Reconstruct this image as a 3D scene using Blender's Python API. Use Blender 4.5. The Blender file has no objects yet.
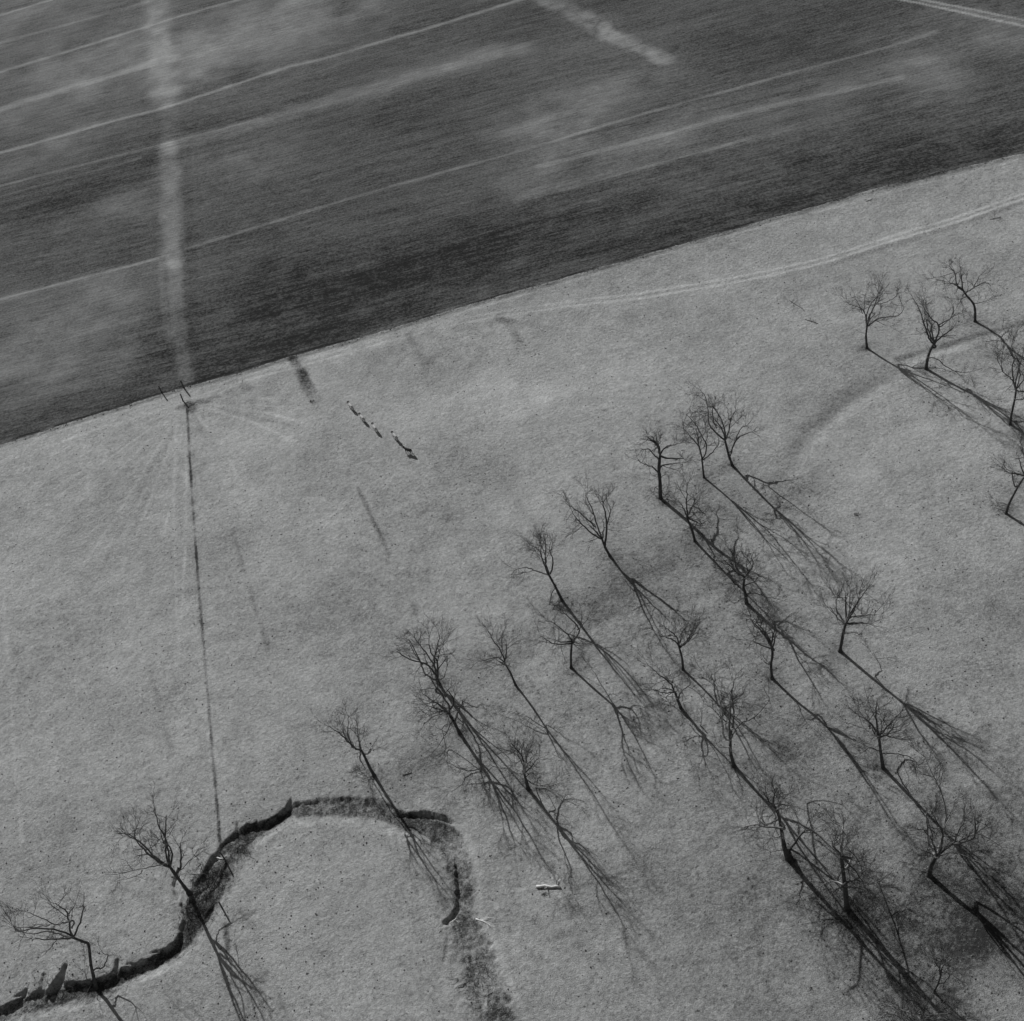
import bpy, math, random
import numpy as np
from mathutils import Vector, Matrix, noise
R = math.radians
# ------------------------------------------------------------------ camera, sky, sun
W, HT = 1024, 1021
F, TILT, ROLL, SAZ, CAMH = 1330.0, R(45.7), R(14.5), R(-21.4), 190.0
SUN_EL = R(29.5)
scene = bpy.context.scene
col = scene.collection
cam = bpy.data.cameras.new('camera'); camo = bpy.data.objects.new('camera', cam); col.objects.link(camo)
fw = Vector((0, math.sin(TILT), -math.cos(TILT))); up0 = Vector((0, math.cos(TILT), math.sin(TILT))); r0 = Vector((1, 0, 0))
cx = r0*math.cos(ROLL) - up0*math.sin(ROLL); cy = r0*math.sin(ROLL) + up0*math.cos(ROLL)
m = Matrix.Identity(4)
for i in range(3):
    m[i][0], m[i][1], m[i][2] = cx[i], cy[i], -fw[i]
m[2][3] = CAMH
camo.matrix_world = m
cam.sensor_fit = 'HORIZONTAL'; cam.sensor_width = 36; cam.lens = 36*F/W
cam.clip_start = 1; cam.clip_end = 12000
scene.camera = camo
world = bpy.data.worlds.new('World'); scene.world = world; world.use_nodes = True
wn = world.node_tree; wn.nodes.clear()
sky = wn.nodes.new('ShaderNodeTexSky'); sky.sky_type = 'NISHITA'; sky.sun_disc = False
sky.sun_elevation = SUN_EL; sky.sun_rotation = SAZ % (2*math.pi)
bw = wn.nodes.new('ShaderNodeRGBToBW'); bgn = wn.nodes.new('ShaderNodeBackground'); wo = wn.nodes.new('ShaderNodeOutputWorld')
wn.links.new(sky.outputs[0], bw.inputs[0]); wn.links.new(bw.outputs[0], bgn.inputs[0]); wn.links.new(bgn.outputs[0], wo.inputs[0])
bgn.inputs[1].default_value = 0.042
sl = bpy.data.lights.new('sun', 'SUN'); sl.energy = 3.6; sl.angle = R(0.55); sl.color = (1, 1, 1)
so = bpy.data.objects.new('sun', sl); col.objects.link(so)
sd = Vector((math.sin(SAZ)*math.cos(SUN_EL), math.cos(SAZ)*math.cos(SUN_EL), math.sin(SUN_EL)))
so.rotation_euler = (-sd).to_track_quat('-Z', 'Y').to_euler(); so.location = sd*400
vs = scene.view_settings; vs.view_transform = 'Standard'; vs.look = 'None'; vs.gamma = 1; vs.exposure = 0.0
scene.render.resolution_x = W; scene.render.resolution_y = HT

# ------------------------------------------------------------------ photo measurements -> ground positions
cr, sr, ct, st = math.cos(ROLL), math.sin(ROLL), math.cos(TILT), math.sin(TILT)
def ray(px, py):
    dx, dy = px-W/2, py-HT/2
    a = dx*cr - dy*sr; b = dx*sr + dy*cr
    return Vector((a, F*st - b*ct, -F*ct - b*st))
def G(px, py, z=0.0):
    d = ray(px, py); k = (z-CAMH)/d.z
    return Vector((d.x*k, d.y*k, z))
def GP(pts): return np.array([[*G(*p)][:2] for p in pts])

def seg_dist(X, Y, P, want_t=False, want_side=False):
    best = np.full(X.shape, 1e9); T = np.zeros(X.shape); S = np.zeros(X.shape)
    L = np.concatenate([[0], np.cumsum(np.hypot(*(P[1:]-P[:-1]).T))])
    for i in range(len(P)-1):
        a, b = P[i], P[i+1]; d = b-a; l2 = (d*d).sum()+1e-9
        t = np.clip(((X-a[0])*d[0]+(Y-a[1])*d[1])/l2, 0, 1)
        qx, qy = X-a[0]-t*d[0], Y-a[1]-t*d[1]
        dd = np.hypot(qx, qy); k = dd < best
        best = np.where(k, dd, best); T = np.where(k, i+t, T)
        S = np.where(k, np.sign(d[0]*qy-d[1]*qx), S)
    return best, T, S
def smooth(P, n=6):
    out = []
    for i in range(len(P)-1):
        p0 = P[max(i-1, 0)]; p1 = P[i]; p2 = P[i+1]; p3 = P[min(i+2, len(P)-1)]
        for k in range(n):
            t = k/n
            out.append(.5*((2*p1)+(-p0+p2)*t+(2*p0-5*p1+4*p2-p3)*t*t+(-p0+3*p1-3*p2+p3)*t**3))
    out.append(P[-1]); return np.array(out)
def sst(x, a, b):
    t = np.clip((x-a)/(b-a), 0, 1); return t*t*(3-2*t)
# value noise in numpy
def vnoise(X, Y, scale, seed=0):
    rs = np.random.RandomState(seed); tab = rs.rand(256, 256)
    x = X/scale+1000.37; y = Y/scale+1000.71; xi = np.floor(x).astype(int); yi = np.floor(y).astype(int)
    fx = x-xi; fy = y-yi; fx = fx*fx*(3-2*fx); fy = fy*fy*(3-2*fy)
    g = lambda a, b: tab[(xi+a) % 256, (yi+b) % 256]
    return (g(0, 0)*(1-fx)*(1-fy)+g(1, 0)*fx*(1-fy)+g(0, 1)*(1-fx)*fy+g(1, 1)*fx*fy)*2-1
def fbm(X, Y, scale, seed=0, o=4):
    v = 0; a = 1; s = 0
    for i in range(o):
        v = v+a*vnoise(X, Y, scale/2**i, seed+i); s += a; a *= .5
    return v/s

# creek: (px, py, half width m, depth m)
CREEK = [(-60, 1035, 1.3, 0.84), (0, 1012, 1.0, 0.84), (30, 1001, 1.05, 0.72), (62, 992, 1.25, 0.90), (95, 986, 1.0, 1.08), (120, 975, .7, 1.08),
         (150, 962, .6, 1.02), (178, 945, .6, 0.96), (190, 927, 1.5, 0.52), (200, 908, 2.5, 0.34), (211, 882, 2.7, 0.30), (229, 853, 2.3, 0.34),
         (247, 833, 1.3, 0.80), (266, 824, .5, 0.96), (288, 811, .5, 0.90), (302, 808, 1.3, 0.45), (345, 806, 1.6, 0.30), (380, 810, 1.5, 0.30),
         (408, 820, 1.5, 0.40), (430, 826, 1.6, 0.50), (447, 840, 1.9, 0.45), (457, 862, 1.9, 0.30), (463, 890, 1.7, 0.30),
         (462, 915, 1.7, 0.30), (472, 945, 2.3, 0.30), (483, 980, 2.8, 0.28), (496, 1025, 3.2, 0.28), (512, 1080, 3.4, 0.28)]
CP = smooth(GP([(a, b) for a, b, _, _ in CREEK])); CW = np.interp(np.arange(len(CP))/6, np.arange(len(CREEK)), [c[2] for c in CREEK])
CD = np.interp(np.arange(len(CP))/6, np.arange(len(CREEK)), [c[3] for c in CREEK])
# sharper cuts inside/beside the creek bed: (points, half width, depth)
CUTS = [([(396, 815), (412, 814), (428, 814), (441, 817), (453, 822)], .6, 1.5, 0),
        ([(455, 864), (458, 880), (459, 896), (455, 912), (446, 922)], .6, 1.5, 0),
        ([(451, 934), (447, 948), (445, 962)], .55, .45, 1), ([(464, 936), (460, 952), (457, 970)], .5, .45, 1),
        ([(470, 950), (474, 970), (473, 985)], .4, .7, 0), ([(478, 985), (482, 1000), (484, 1021)], .45, .7, 0), ([(496, 1000), (500, 1021)], .3, .5, 0),
        ([(50, 996), (58, 982), (65, 966)], 2.3, 1.8, 1), ([(36, 999), (42, 987), (43, 974)], 1.2, .9, 1), ([(12, 1010), (20, 1000), (25, 990)], 1.1, 1.4, 1),
        ([(112, 978), (116, 970), (117, 960)], 1.0, 1.5, 1), ([(286, 812), (289, 806), (291, 799)], .8, 1.2, 1), ([(240, 842), (238, 832), (237, 824)], .8, 1.2, 1), ([(252, 834), (255, 828), (257, 821)], .8, 1.2, 1),
        ([(150, 963), (137, 965), (128, 964)], .7, .8, 1), ([(172, 950), (160, 951), (150, 953)], .6, .8, 1), ([(30, 1000), (24, 994), (14, 996)], 1.0, .8, 1),
        ([(192, 932), (186, 918), (182, 905)], .45, .9, 0), ([(178, 898), (176, 886), (178, 876)], .35, .7, 0), ([(198, 925), (208, 915), (213, 905)], .5, 1.0, 0),
        ([(203, 880), (208, 868), (216, 858), (224, 853)], .5, 1.2, 0), ([(196, 905), (188, 908)], .4, .8, 0), ([(222, 878), (216, 886), (208, 888)], .4, .8, 0), ([(228, 866), (226, 876), (224, 890)], .3, .7, 0),
        ([(194, 900), (199, 893), (204, 892)], .4, .9, 0)]
# shallow swales (points, half width, depth)
SWALES = [([(910, 372), (880, 384), (850, 402), (820, 428), (797, 455), (785, 485)], 2.2, .45),
          ([(785, 485), (760, 515), (720, 545), (680, 570), (630, 595), (590, 615)], 6.5, .8),
          ([(590, 615), (540, 640), (500, 680), (470, 730), (430, 775), (395, 805)], 5.0, .7),
          ([(900, 362), (950, 347), (1024, 326)], 1.2, .15),
          ([(298, 360), (306, 380), (315, 400)], 1.2, .25),
          ([(720, 830), (800, 900), (900, 980)], 8, .35)]
BOUND = [(-400, 555), (-150, 490), (0, 445), (60, 427), (120, 408), (187, 387), (240, 373), (290, 357), (345, 342), (400, 326), (480, 302), (560, 280), (660, 251), (760, 222), (860, 193), (940, 172), (1024, 153), (1200, 112), (1500, 45)]
BP = GP(BOUND)
def field_dist(X, Y):            # + on the ploughed field
    yb = np.interp(X, BP[:, 0], BP[:, 1], left=None, right=None)
    d, _, _ = seg_dist(X, Y, BP)
    return np.where(Y > yb, d, -d)
def height(X, Y):
    X = np.asarray(X, float); Y = np.asarray(Y, float)
    h = .55*fbm(X, Y, 45, 3, 3) + .10*fbm(X, Y, 7, 9, 3)
    near = (np.abs(X) < 260) & (Y < 420)
    h = np.where((Y > 700) | (np.abs(X) > 500), h*.3, h)
    for pts, w, dep in SWALES:
        P = smooth(GP(pts)); lo = P.min(0)-4*w; hi = P.max(0)+4*w
        k = (X > lo[0]) & (X < hi[0]) & (Y > lo[1]) & (Y < hi[1])
        if k.any():
            d, t, s = seg_dist(X[k], Y[k], P); e = np.sin(np.clip(t/(len(P)-1), 0, 1)*np.pi)**.4
            h[k] -= dep*np.exp(-(d/w)**2)*e
    k = (X > -125) & (X < 20) & (Y > 55) & (Y < 150)
    if k.any():
        x, y = X[k], Y[k]
        jag = .5*fbm(x, y, 2.2, 21, 3)+.55*fbm(x, y, .8, 23, 2)
        d, t, s = seg_dist(x, y, CP)
        w = np.interp(t, np.arange(len(CP)), CW); dep = np.interp(t, np.arange(len(CP)), CD)
        dd = d+jag*(.5+.25*w)
        # the upper (sunward) bank is cut steep, the other slopes more gently
        steep = np.where(s > 0, .35, 2.6)
        prof = 1-sst(dd, w-.15*w, w+steep)
        rough = (.12*fbm(x, y, .7, 31, 3)+.16*fbm(x, y, 2.4, 33, 2))*prof*np.clip((.75-dep)/.3, .15, 1)
        hk = -dep*prof+rough - .12*np.exp(-(d/(w+2.5))**2)
        for pts, cw, cd, taper in CUTS:
            P = smooth(GP(pts)); lo = P.min(0)-4; hi = P.max(0)+4
            q = (x > lo[0]) & (x < hi[0]) & (y > lo[1]) & (y < hi[1])
            if q.any():
                d2, t2, _ = seg_dist(x[q], y[q], P); f = t2/(len(P)-1)
                ww = cw*(1.15-1.15*f)*.8 if taper else cw*(.15+1.0*np.sin(np.clip(f, 0, 1)*np.pi)**.8)
                hk[q] = np.minimum(hk[q], -.05 - cd*.68*(1-.5*f*taper)*(1-sst(d2+jag[q]*(.35 if taper else .5), ww*.55, ww*.55+.4)))
        # spoil lump near the roots
        for (bx, by) in [(218, 868), (226, 858), (205, 895), (192, 912), (240, 845)]:
            g = G(bx, by); hk += .5*np.exp(-((x-g.x)**2+(y-g.y)**2)/.9)
        h[k] += hk
    fd = field_dist(X, Y)
    h += .22*np.exp(-((fd+.1)/.7)**2)*(1+.6*vnoise(X, Y, 2.3, 5)) + np.where(fd > 0, 0*fd, 0)
    return h
def hz(x, y): return float(height(np.array([x]), np.array([y]))[0])

# ------------------------------------------------------------------ tone of the ground (what grows or lies there, plus some painted shade)
def line(X, Y, tone, pts, w, amt, soft=.5, vary=0, fade=False):
    P = smooth(GP(pts), 4); lo = P.min(0)-3*w-1; hi = P.max(0)+3*w+1
    k = (X > lo[0]) & (X < hi[0]) & (Y > lo[1]) & (Y < hi[1])
    if not k.any(): return
    x, y = X[k], Y[k]
    d, t, s = seg_dist(x, y, P)
    d = d+w*((.55*fbm(x, y, 1.2*w+1.2, 51, 4)) if w >= 1.2 else .4*fbm(x, y, 2.4, 52, 3))
    a = 1-sst(d, w*(1-soft), w*(1+soft))
    if vary: a = a*np.clip(1+vary*fbm(x, y, 6, 77, 3)*1.6, 0, 2)
    f = t/(len(P)-1)
    if fade: a = a*sst(f, 0, .25)*(1-sst(f, .7, 1))
    tone[k] += amt*a
def blob(X, Y, tone, px, py, rx, ry, amt, ang=-16):
    c = G(px, py); e = G(px+rx*math.cos(R(ang)), py+rx*math.sin(R(ang))); f = G(px-ry*math.sin(R(ang)), py+ry*math.cos(R(ang)))
    A = np.linalg.inv(np.array([[e.x-c.x, f.x-c.x], [e.y-c.y, f.y-c.y]]))
    n2 = fbm(X, Y, 9, 8+int(py) % 89, 4)
    u = A[0, 0]*(X-c.x)+A[0, 1]*(Y-c.y); v = A[1, 0]*(X-c.x)+A[1, 1]*(Y-c.y)
    n = .35*fbm(X, Y, 14, int(px) % 97, 4)
    tone += amt*np.exp(-np.clip((u*u+v*v)*(1+n*2), 0, 50))*np.clip(1+1.3*n2, 0, 3)
BASES = [(867,348),(926,369),(975,322),(1010,425),(1006,513),(732,466),(704,478),(661,499),(695,539),(610,556),(562,600),(515,683),(438,682),(459,731),(374,775),(528,788),(571,667),(683,669),(681,708),(734,766),(788,858),(847,908),(883,768),(929,876),(840,651),(772,678),(746,603)]
def ground_tone(X, Y):
    T = np.zeros(X.shape)
    L = lambda *a, **k: line(X, Y, T, *a, **k)
    # --- field: pale drive lines left by the drill, parallel to the edge
    L([(-60, 92), (0, 72), (146, 27), (230, 2), (330, -25)], .9, 0.44, vary=0.20)
    L([(-60, 33), (0, 15), (50, 0), (110, -20)], 1.0, 0.44, vary=0.20)
    L([(-60, 62), (0, 43), (146, 2)], 1.2, 0.25, vary=0.25)
    L([(-60, 130), (0, 110), (66, 88), (150, 64)], 2.2, 0.35, vary=0.25)
    L([(-60, 172), (0, 153), (160, 108), (276, 70), (332, 56), (430, 27), (520, 0), (600, -22)], .85, 0.53, vary=0.15)
    L([(179, 143), (299, 110), (400, 80), (520, 48)], 3.5, 0.28, soft=.9, vary=0.30)
    L([(-60, 317), (0, 299), (155, 258), (195, 245), (300, 213), (415, 180), (510, 153), (680, 103), (814, 67), (895, 45), (935, 33)], .6, 0.33, vary=0.25)
    L([(0, 301), (155, 260)], 1.3, 0.15, vary=0.25)
    L([(480, 160), (600, 130), (700, 112), (820, 85)], .5, -.18, vary=.8)
    L([(540, 165), (680, 130), (780, 104), (900, 78)], 1.2, 0.25, vary=0.40)
    L([(520, 195), (700, 150), (860, 110)], 2.2, 0.18, soft=.9, vary=0.50)
    L([(0, 186), (130, 152), (260, 118)], .6, 0.25, vary=0.30); L([(0, 196), (140, 158)], .5, 0.22, vary=0.40)
    L([(560, 190), (760, 135)], .5, 0.18, vary=0.40); L([(430, 250), (700, 165)], .7, 0.12, vary=0.40)
    # the pale strip along the slope where a hedge once ran
    L([(150, -30), (156, 20), (162, 60), (166, 102)], 4.2, .42, soft=.7, vary=.45)
    L([(169, 112), (170, 145)], 2.6, .12, soft=.8)
    L([(168, 145), (169, 160), (170, 190), (172, 240), (174, 262)], 2.9, .38, soft=.7, vary=.45)
    L([(172, 240), (176, 300), (181, 345), (187, 382)], 2.0, .32, soft=.6, vary=.35)
    L([(160, 262), (163, 300), (168, 340)], .8, .16, soft=.6, vary=.5)
    L([(185, 150), (188, 240), (192, 350)], 1.6, -.06, soft=.9)
    # pale bare patch, top centre
    L([(520, -25), (555, 2), (585, 18), (600, 28)], 3.6, .33, soft=.6, vary=1.1)
    L([(596, 26), (618, 38), (640, 47), (658, 55), (668, 58)], 3.0, .36, soft=.6, vary=1.0, fade=False); L([(640, 46), (655, 53)], 1.8, .2, soft=.6, vary=.6)
    # farm track, top right
    L([(860, -9), (900, 0), (960, 13), (1024, 27), (1150, 52)], .45, .75, soft=.4)
    L([(880, -9), (920, 0), (975, 11), (1024, 21), (1150, 45)], .45, .7, soft=.4)
    L([(870, -9), (910, 0), (970, 13), (1024, 26), (1150, 50)], 1.6, .2, soft=.7)
    B = lambda *a, **k: blob(X, Y, T, *a, **k)
    L([(0, 443), (120, 406), (187, 385), (290, 355), (400, 324), (560, 278), (760, 220), (1024, 151)], .4, -.4, soft=.8, vary=1.6)  # shadow of the field edge, painted as a dark line
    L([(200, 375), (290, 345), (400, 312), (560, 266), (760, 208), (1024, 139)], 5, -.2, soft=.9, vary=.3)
    B(140, 50, 260, 60, .22)
    B(560, 118, 60, 26, .4); B(630, 150, 90, 20, .16); B(620, 90, 60, 18, .2); B(690, 125, 60, 14, .15); B(930, 75, 55, 28, .3, ang=20); B(1010, 35, 70, 25, .22, ang=15); B(830, 90, 70, 14, .16)
    B(760, 100, 80, 14, .16); B(500, 190, 70, 22, .13); B(215, 55, 70, 30, .3); B(290, 20, 80, 24, .25); B(90, 60, 70, 22, .22); B(40, 150, 50, 18, .18); B(20, 10, 60, 25, .25)
    B(60, 330, 110, 45, .3); B(20, 380, 80, 25, .18); B(100, 370, 60, 20, .15); B(120, 210, 60, 22, .2); B(110, 290, 60, 20, .15); B(240, 160, 90, 22, .16); B(450, 60, 60, 18, .14)
    B(55, 200, 50, 16, -.15); B(130, 175, 50, 10, -.12); B(300, 300, 180, 45, -.26); B(560, 235, 240, 34, -.2); B(880, 150, 180, 28, -.14); B(420, 110, 90, 22, -.12)
    B(880, 190, 200, 25, -.1); B(350, 260, 200, 30, -.12); B(30, 420, 100, 14, -.1); B(780, 30, 120, 25, -.12); B(220, 80, 40, 12, -.15); B(640, 30, 200, 30, .06); B(690, 190, 70, 12, .1)
    # --- pasture: margin, wheel tracks, cow paths
    for o, a in ((0, .28), (5, .24)):
        L([(1100, 176-o), (1024, 198-o), (950, 224-o), (880, 245-o), (830, 261-o), (760, 277-o), (700, 288-o), (640, 298-o)], .4, a*1.25, soft=.6, vary=.3)
        L([(640, 298-o), (560, 308-o), (480, 320-o), (400, 338-o), (300, 366-o), (240, 382-o), (192, 398-o)], .35, a*.7, soft=.7, vary=.6)
    L([(1100, 180), (1024, 202), (950, 228), (880, 249), (830, 265)], .8, -.14, soft=.8, vary=.8)
    L([(1024, 331), (960, 348), (905, 366)], .9, .2, soft=.7, vary=.3); L([(1024, 323), (955, 342), (898, 359)], .7, -.22, soft=.7, vary=.6)
    L([(0, 449), (120, 412), (187, 391), (290, 361), (400, 330), (560, 284), (760, 226), (1024, 157)], .5, .16, soft=.8, vary=.4)
    L([(0, 456), (120, 420), (187, 398), (290, 368), (400, 338)], 2.5, .1, soft=.8, vary=.5)
    # fan of paths at the gate
    for (x, y, a) in [(0, 500, .1), (0, 540, .12), (30, 560, .12), (60, 600, .12), (100, 620, .12), (140, 640, .1), (176, 690, .16), (-20, 470, .14), (330, 430, .12), (310, 450, .14), (290, 400, .14), (250, 500, .1), (390, 420, .08)]:
        mx, my = 187+(x-187)*.5, 402+(y-402)*.5
        L([(187, 402), (mx+4, my-3), (x, y)], .35, a*.9, soft=.9, vary=1.3, fade=True)
    for (x, y) in [(20, 520), (80, 610), (225, 480), (120, 560), (350, 440)]:
        L([(187, 402), ((187+x)/2, (402+y)/2), (x, y)], .5, -.06, soft=.9, vary=1.2, fade=True)
    L([(180, 408), (188, 405), (200, 402), (208, 401)], .9, -.42, soft=.8, vary=.4); L([(210, 398), (220, 397)], .5, -.3, soft=.8)
    L([(228, 392), (240, 388), (252, 388)], .8, -.22, soft=.9); L([(188, 404), (194, 412)], 1.0, -.4, soft=.8)
    # the thin dark line down the pasture
    L([(187, 404), (190, 455), (194, 520), (199, 590), (205, 660), (211, 730), (216, 790), (220, 842)], .27, -.42, soft=.55, vary=.7)
    L([(188, 420), (190, 455), (194, 520), (199, 590), (205, 660)], .8, -.08, soft=.8, vary=.6)
    L([(226, 926), (228, 950)], .5, -.35, soft=.6, vary=.6)
    # damp smudges and drains, then broad tone patches
    L([(292, 358), (298, 366), (304, 374)], 1.0, -.45, soft=.6, vary=.5); L([(302, 372), (308, 386), (315, 400)], 1.5, -.42, soft=.5, vary=.5)
    L([(320, 410), (326, 432)], .5, -.14, soft=.8, vary=.8); L([(408, 334), (414, 345)], .8, -.18, soft=.8, vary=.8)
    L([(417, 352), (428, 368)], 1.5, -.2, soft=.8, vary=.8); L([(498, 318), (512, 330), (520, 342)], .9, -.22, soft=.8, vary=.8); L([(501, 320), (512, 322)], .8, -.22, soft=.8)
    L([(498, 470), (520, 505), (548, 545)], .6, -.14, soft=.9, vary=1.2); L([(358, 488), (385, 545), (416, 612)], .45, -.2, soft=.9, vary=1.4)
    L([(232, 530), (250, 590), (268, 650)], .5, -.11, soft=.9, vary=1.2); L([(148, 660), (160, 710), (172, 755)], .6, -.12, soft=.9, vary=1.)
    L([(3, 590), (10, 700), (22, 842)], .35, .12, soft=.9, vary=1.2); L([(177, 420), (174, 520), (178, 640)], .3, .1, soft=.8, vary=.6)
    B(250, 450, 60, 30, .1); B(520, 390, 130, 35, .1); B(60, 480, 120, 40, .1); B(270, 520, 30, 50, .1); B(860, 560, 90, 70, .05); B(950, 450, 60, 40, .08); B(300, 900, 90, 60, .08)
    B(900, 860, 240, 200, -.13); B(620, 700, 200, 120, -.05); B(560, 1000, 300, 60, -.06); B(700, 700, 260, 140, -.08, ang=30); B(1000, 700, 120, 200, -.07); B(560, 395, 160, 30, .06); B(150, 560, 160, 90, .05); B(960, 990, 160, 80, -.12); B(850, 980, 140, 80, -.13); B(960, 900, 120, 90, -.1); B(430, 760, 50, 14, -.2, ang=-20); B(700, 860, 130, 110, -.06)  # lower-right patches paint tree shade and corner darkening into the tone
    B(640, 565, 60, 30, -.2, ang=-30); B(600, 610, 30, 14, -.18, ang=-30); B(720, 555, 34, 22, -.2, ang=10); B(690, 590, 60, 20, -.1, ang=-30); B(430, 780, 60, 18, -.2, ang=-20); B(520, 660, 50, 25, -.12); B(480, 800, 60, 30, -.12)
    B(800, 500, 30, 40, -.14, ang=30); B(805, 425, 14, 8, -.2); B(860, 385, 40, 10, -.12, ang=-30); B(870, 900, 120, 70, -.12, ang=30); B(960, 900, 80, 90, -.12)  # the last two add more painted shade among the lower-right trees
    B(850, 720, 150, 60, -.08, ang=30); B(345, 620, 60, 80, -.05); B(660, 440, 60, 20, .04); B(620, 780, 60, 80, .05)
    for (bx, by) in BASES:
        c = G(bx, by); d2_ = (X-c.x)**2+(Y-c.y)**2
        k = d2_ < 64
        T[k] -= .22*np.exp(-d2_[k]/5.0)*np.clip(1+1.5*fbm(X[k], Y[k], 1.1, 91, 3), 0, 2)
    # creek bed: wet mud and gravel
    k = (X > -125) & (X < 20) & (Y > 55) & (Y < 150)
    x, y = X[k], Y[k]; d, t, s = seg_dist(x, y, CP); w = np.interp(t, np.arange(len(CP)), CW)
    a = 1-sst(d+.5*fbm(x, y, 1.5, 44, 3), w*.8, w+.6)
    late = sst(t, 19*6, 21*6)
    dark = sst(t, 14*6, 15*6)
    T[k] += a*(-.5+.2*late+(.5-.2*late)*fbm(x, y, 2.6, 45, 3)+.25*fbm(x, y, .6, 46, 2))
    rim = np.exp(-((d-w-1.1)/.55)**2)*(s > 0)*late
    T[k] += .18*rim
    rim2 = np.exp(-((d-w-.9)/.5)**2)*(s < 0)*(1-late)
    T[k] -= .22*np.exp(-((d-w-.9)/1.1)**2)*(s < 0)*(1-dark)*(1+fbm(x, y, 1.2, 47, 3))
    fdv = field_dist(X, Y)
    T = np.where(fdv > 0, np.where(T > 0, T*1.65, T*.9), T*1.3)
    return T
def bed_mask(X, Y):
    M = np.zeros(X.shape); k = (X > -125) & (X < 20) & (Y > 55) & (Y < 150); x, y = X[k], Y[k]
    d, t, s = seg_dist(x, y, CP); w = np.interp(t, np.arange(len(CP)), CW); M[k] = 1-sst(d+.6*fbm(x, y, 1.5, 44, 3), w*.6, w+.9); return M

# ------------------------------------------------------------------ materials
def grey(v): return (v, v*1.005, v*.998, 1)
def mat(name, v=.3, rough=.9, var=.25, scale=3.0, bump=.3, bscale=None, spec=.2):
    mt = bpy.data.materials.new(name); mt.use_nodes = True; nt = mt.node_tree; b = nt.nodes['Principled BSDF']
    tc = nt.nodes.new('ShaderNodeTexCoord'); n = nt.nodes.new('ShaderNodeTexNoise'); n.inputs['Scale'].default_value = scale; n.inputs['Detail'].default_value = 5
    nt.links.new(tc.outputs['Object'], n.inputs['Vector'])
    rp = nt.nodes.new('ShaderNodeValToRGB'); rp.color_ramp.elements[0].position = .3; rp.color_ramp.elements[1].position = .7
    rp.color_ramp.elements[0].color = grey(v*(1-var)); rp.color_ramp.elements[1].color = grey(v*(1+var))
    nt.links.new(n.outputs[0], rp.inputs[0]); nt.links.new(rp.outputs[0], b.inputs['Base Color'])
    b.inputs['Roughness'].default_value = rough; b.inputs['Specular IOR Level'].default_value = spec
    bp = nt.nodes.new('ShaderNodeBump'); bp.inputs['Strength'].default_value = bump; bp.inputs['Distance'].default_value = .05
    n2 = nt.nodes.new('ShaderNodeTexNoise'); n2.inputs['Scale'].default_value = bscale or scale*4; n2.inputs['Detail'].default_value = 4
    nt.links.new(tc.outputs['Object'], n2.inputs['Vector']); nt.links.new(n2.outputs[0], bp.inputs['Height']); nt.links.new(bp.outputs[0], b.inputs['Normal'])
    return mt
M_BARK = mat('bark', .085, .9, .45, 2.0, .8, 14)
M_LIMB = mat('limb_bark', .11, .9, .5, 1.2, .6, 14)
M_PALE = mat('pale_sunlit_limb', .34, .85, .5, 1.5, .6, 14)  # paler limb bark: sun highlights painted into the colour
M_TWIG = mat('twig_bark', .08, .9, .3, 3.0, 0)
M_POST = mat('weathered_post', .12, .9, .4, 6.0, .5)
M_LOG = mat('bleached_wood', .8, .8, .2, 6.0, .5)
M_DARKWOOD = mat('dark_wood', .10, .9, .4, 6.0, .5)
M_HIDE_P = mat('pale_hide', .72, .8, .08, 4, .1)
M_HIDE_D = mat('dark_hide', .035, .7, .3, 4, .1)
M_WEED = mat('dry_weed', .13, .95, .5, .35, .2)
M_CLOD = mat('clod', .16, .95, .5, .6, .4)

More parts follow.
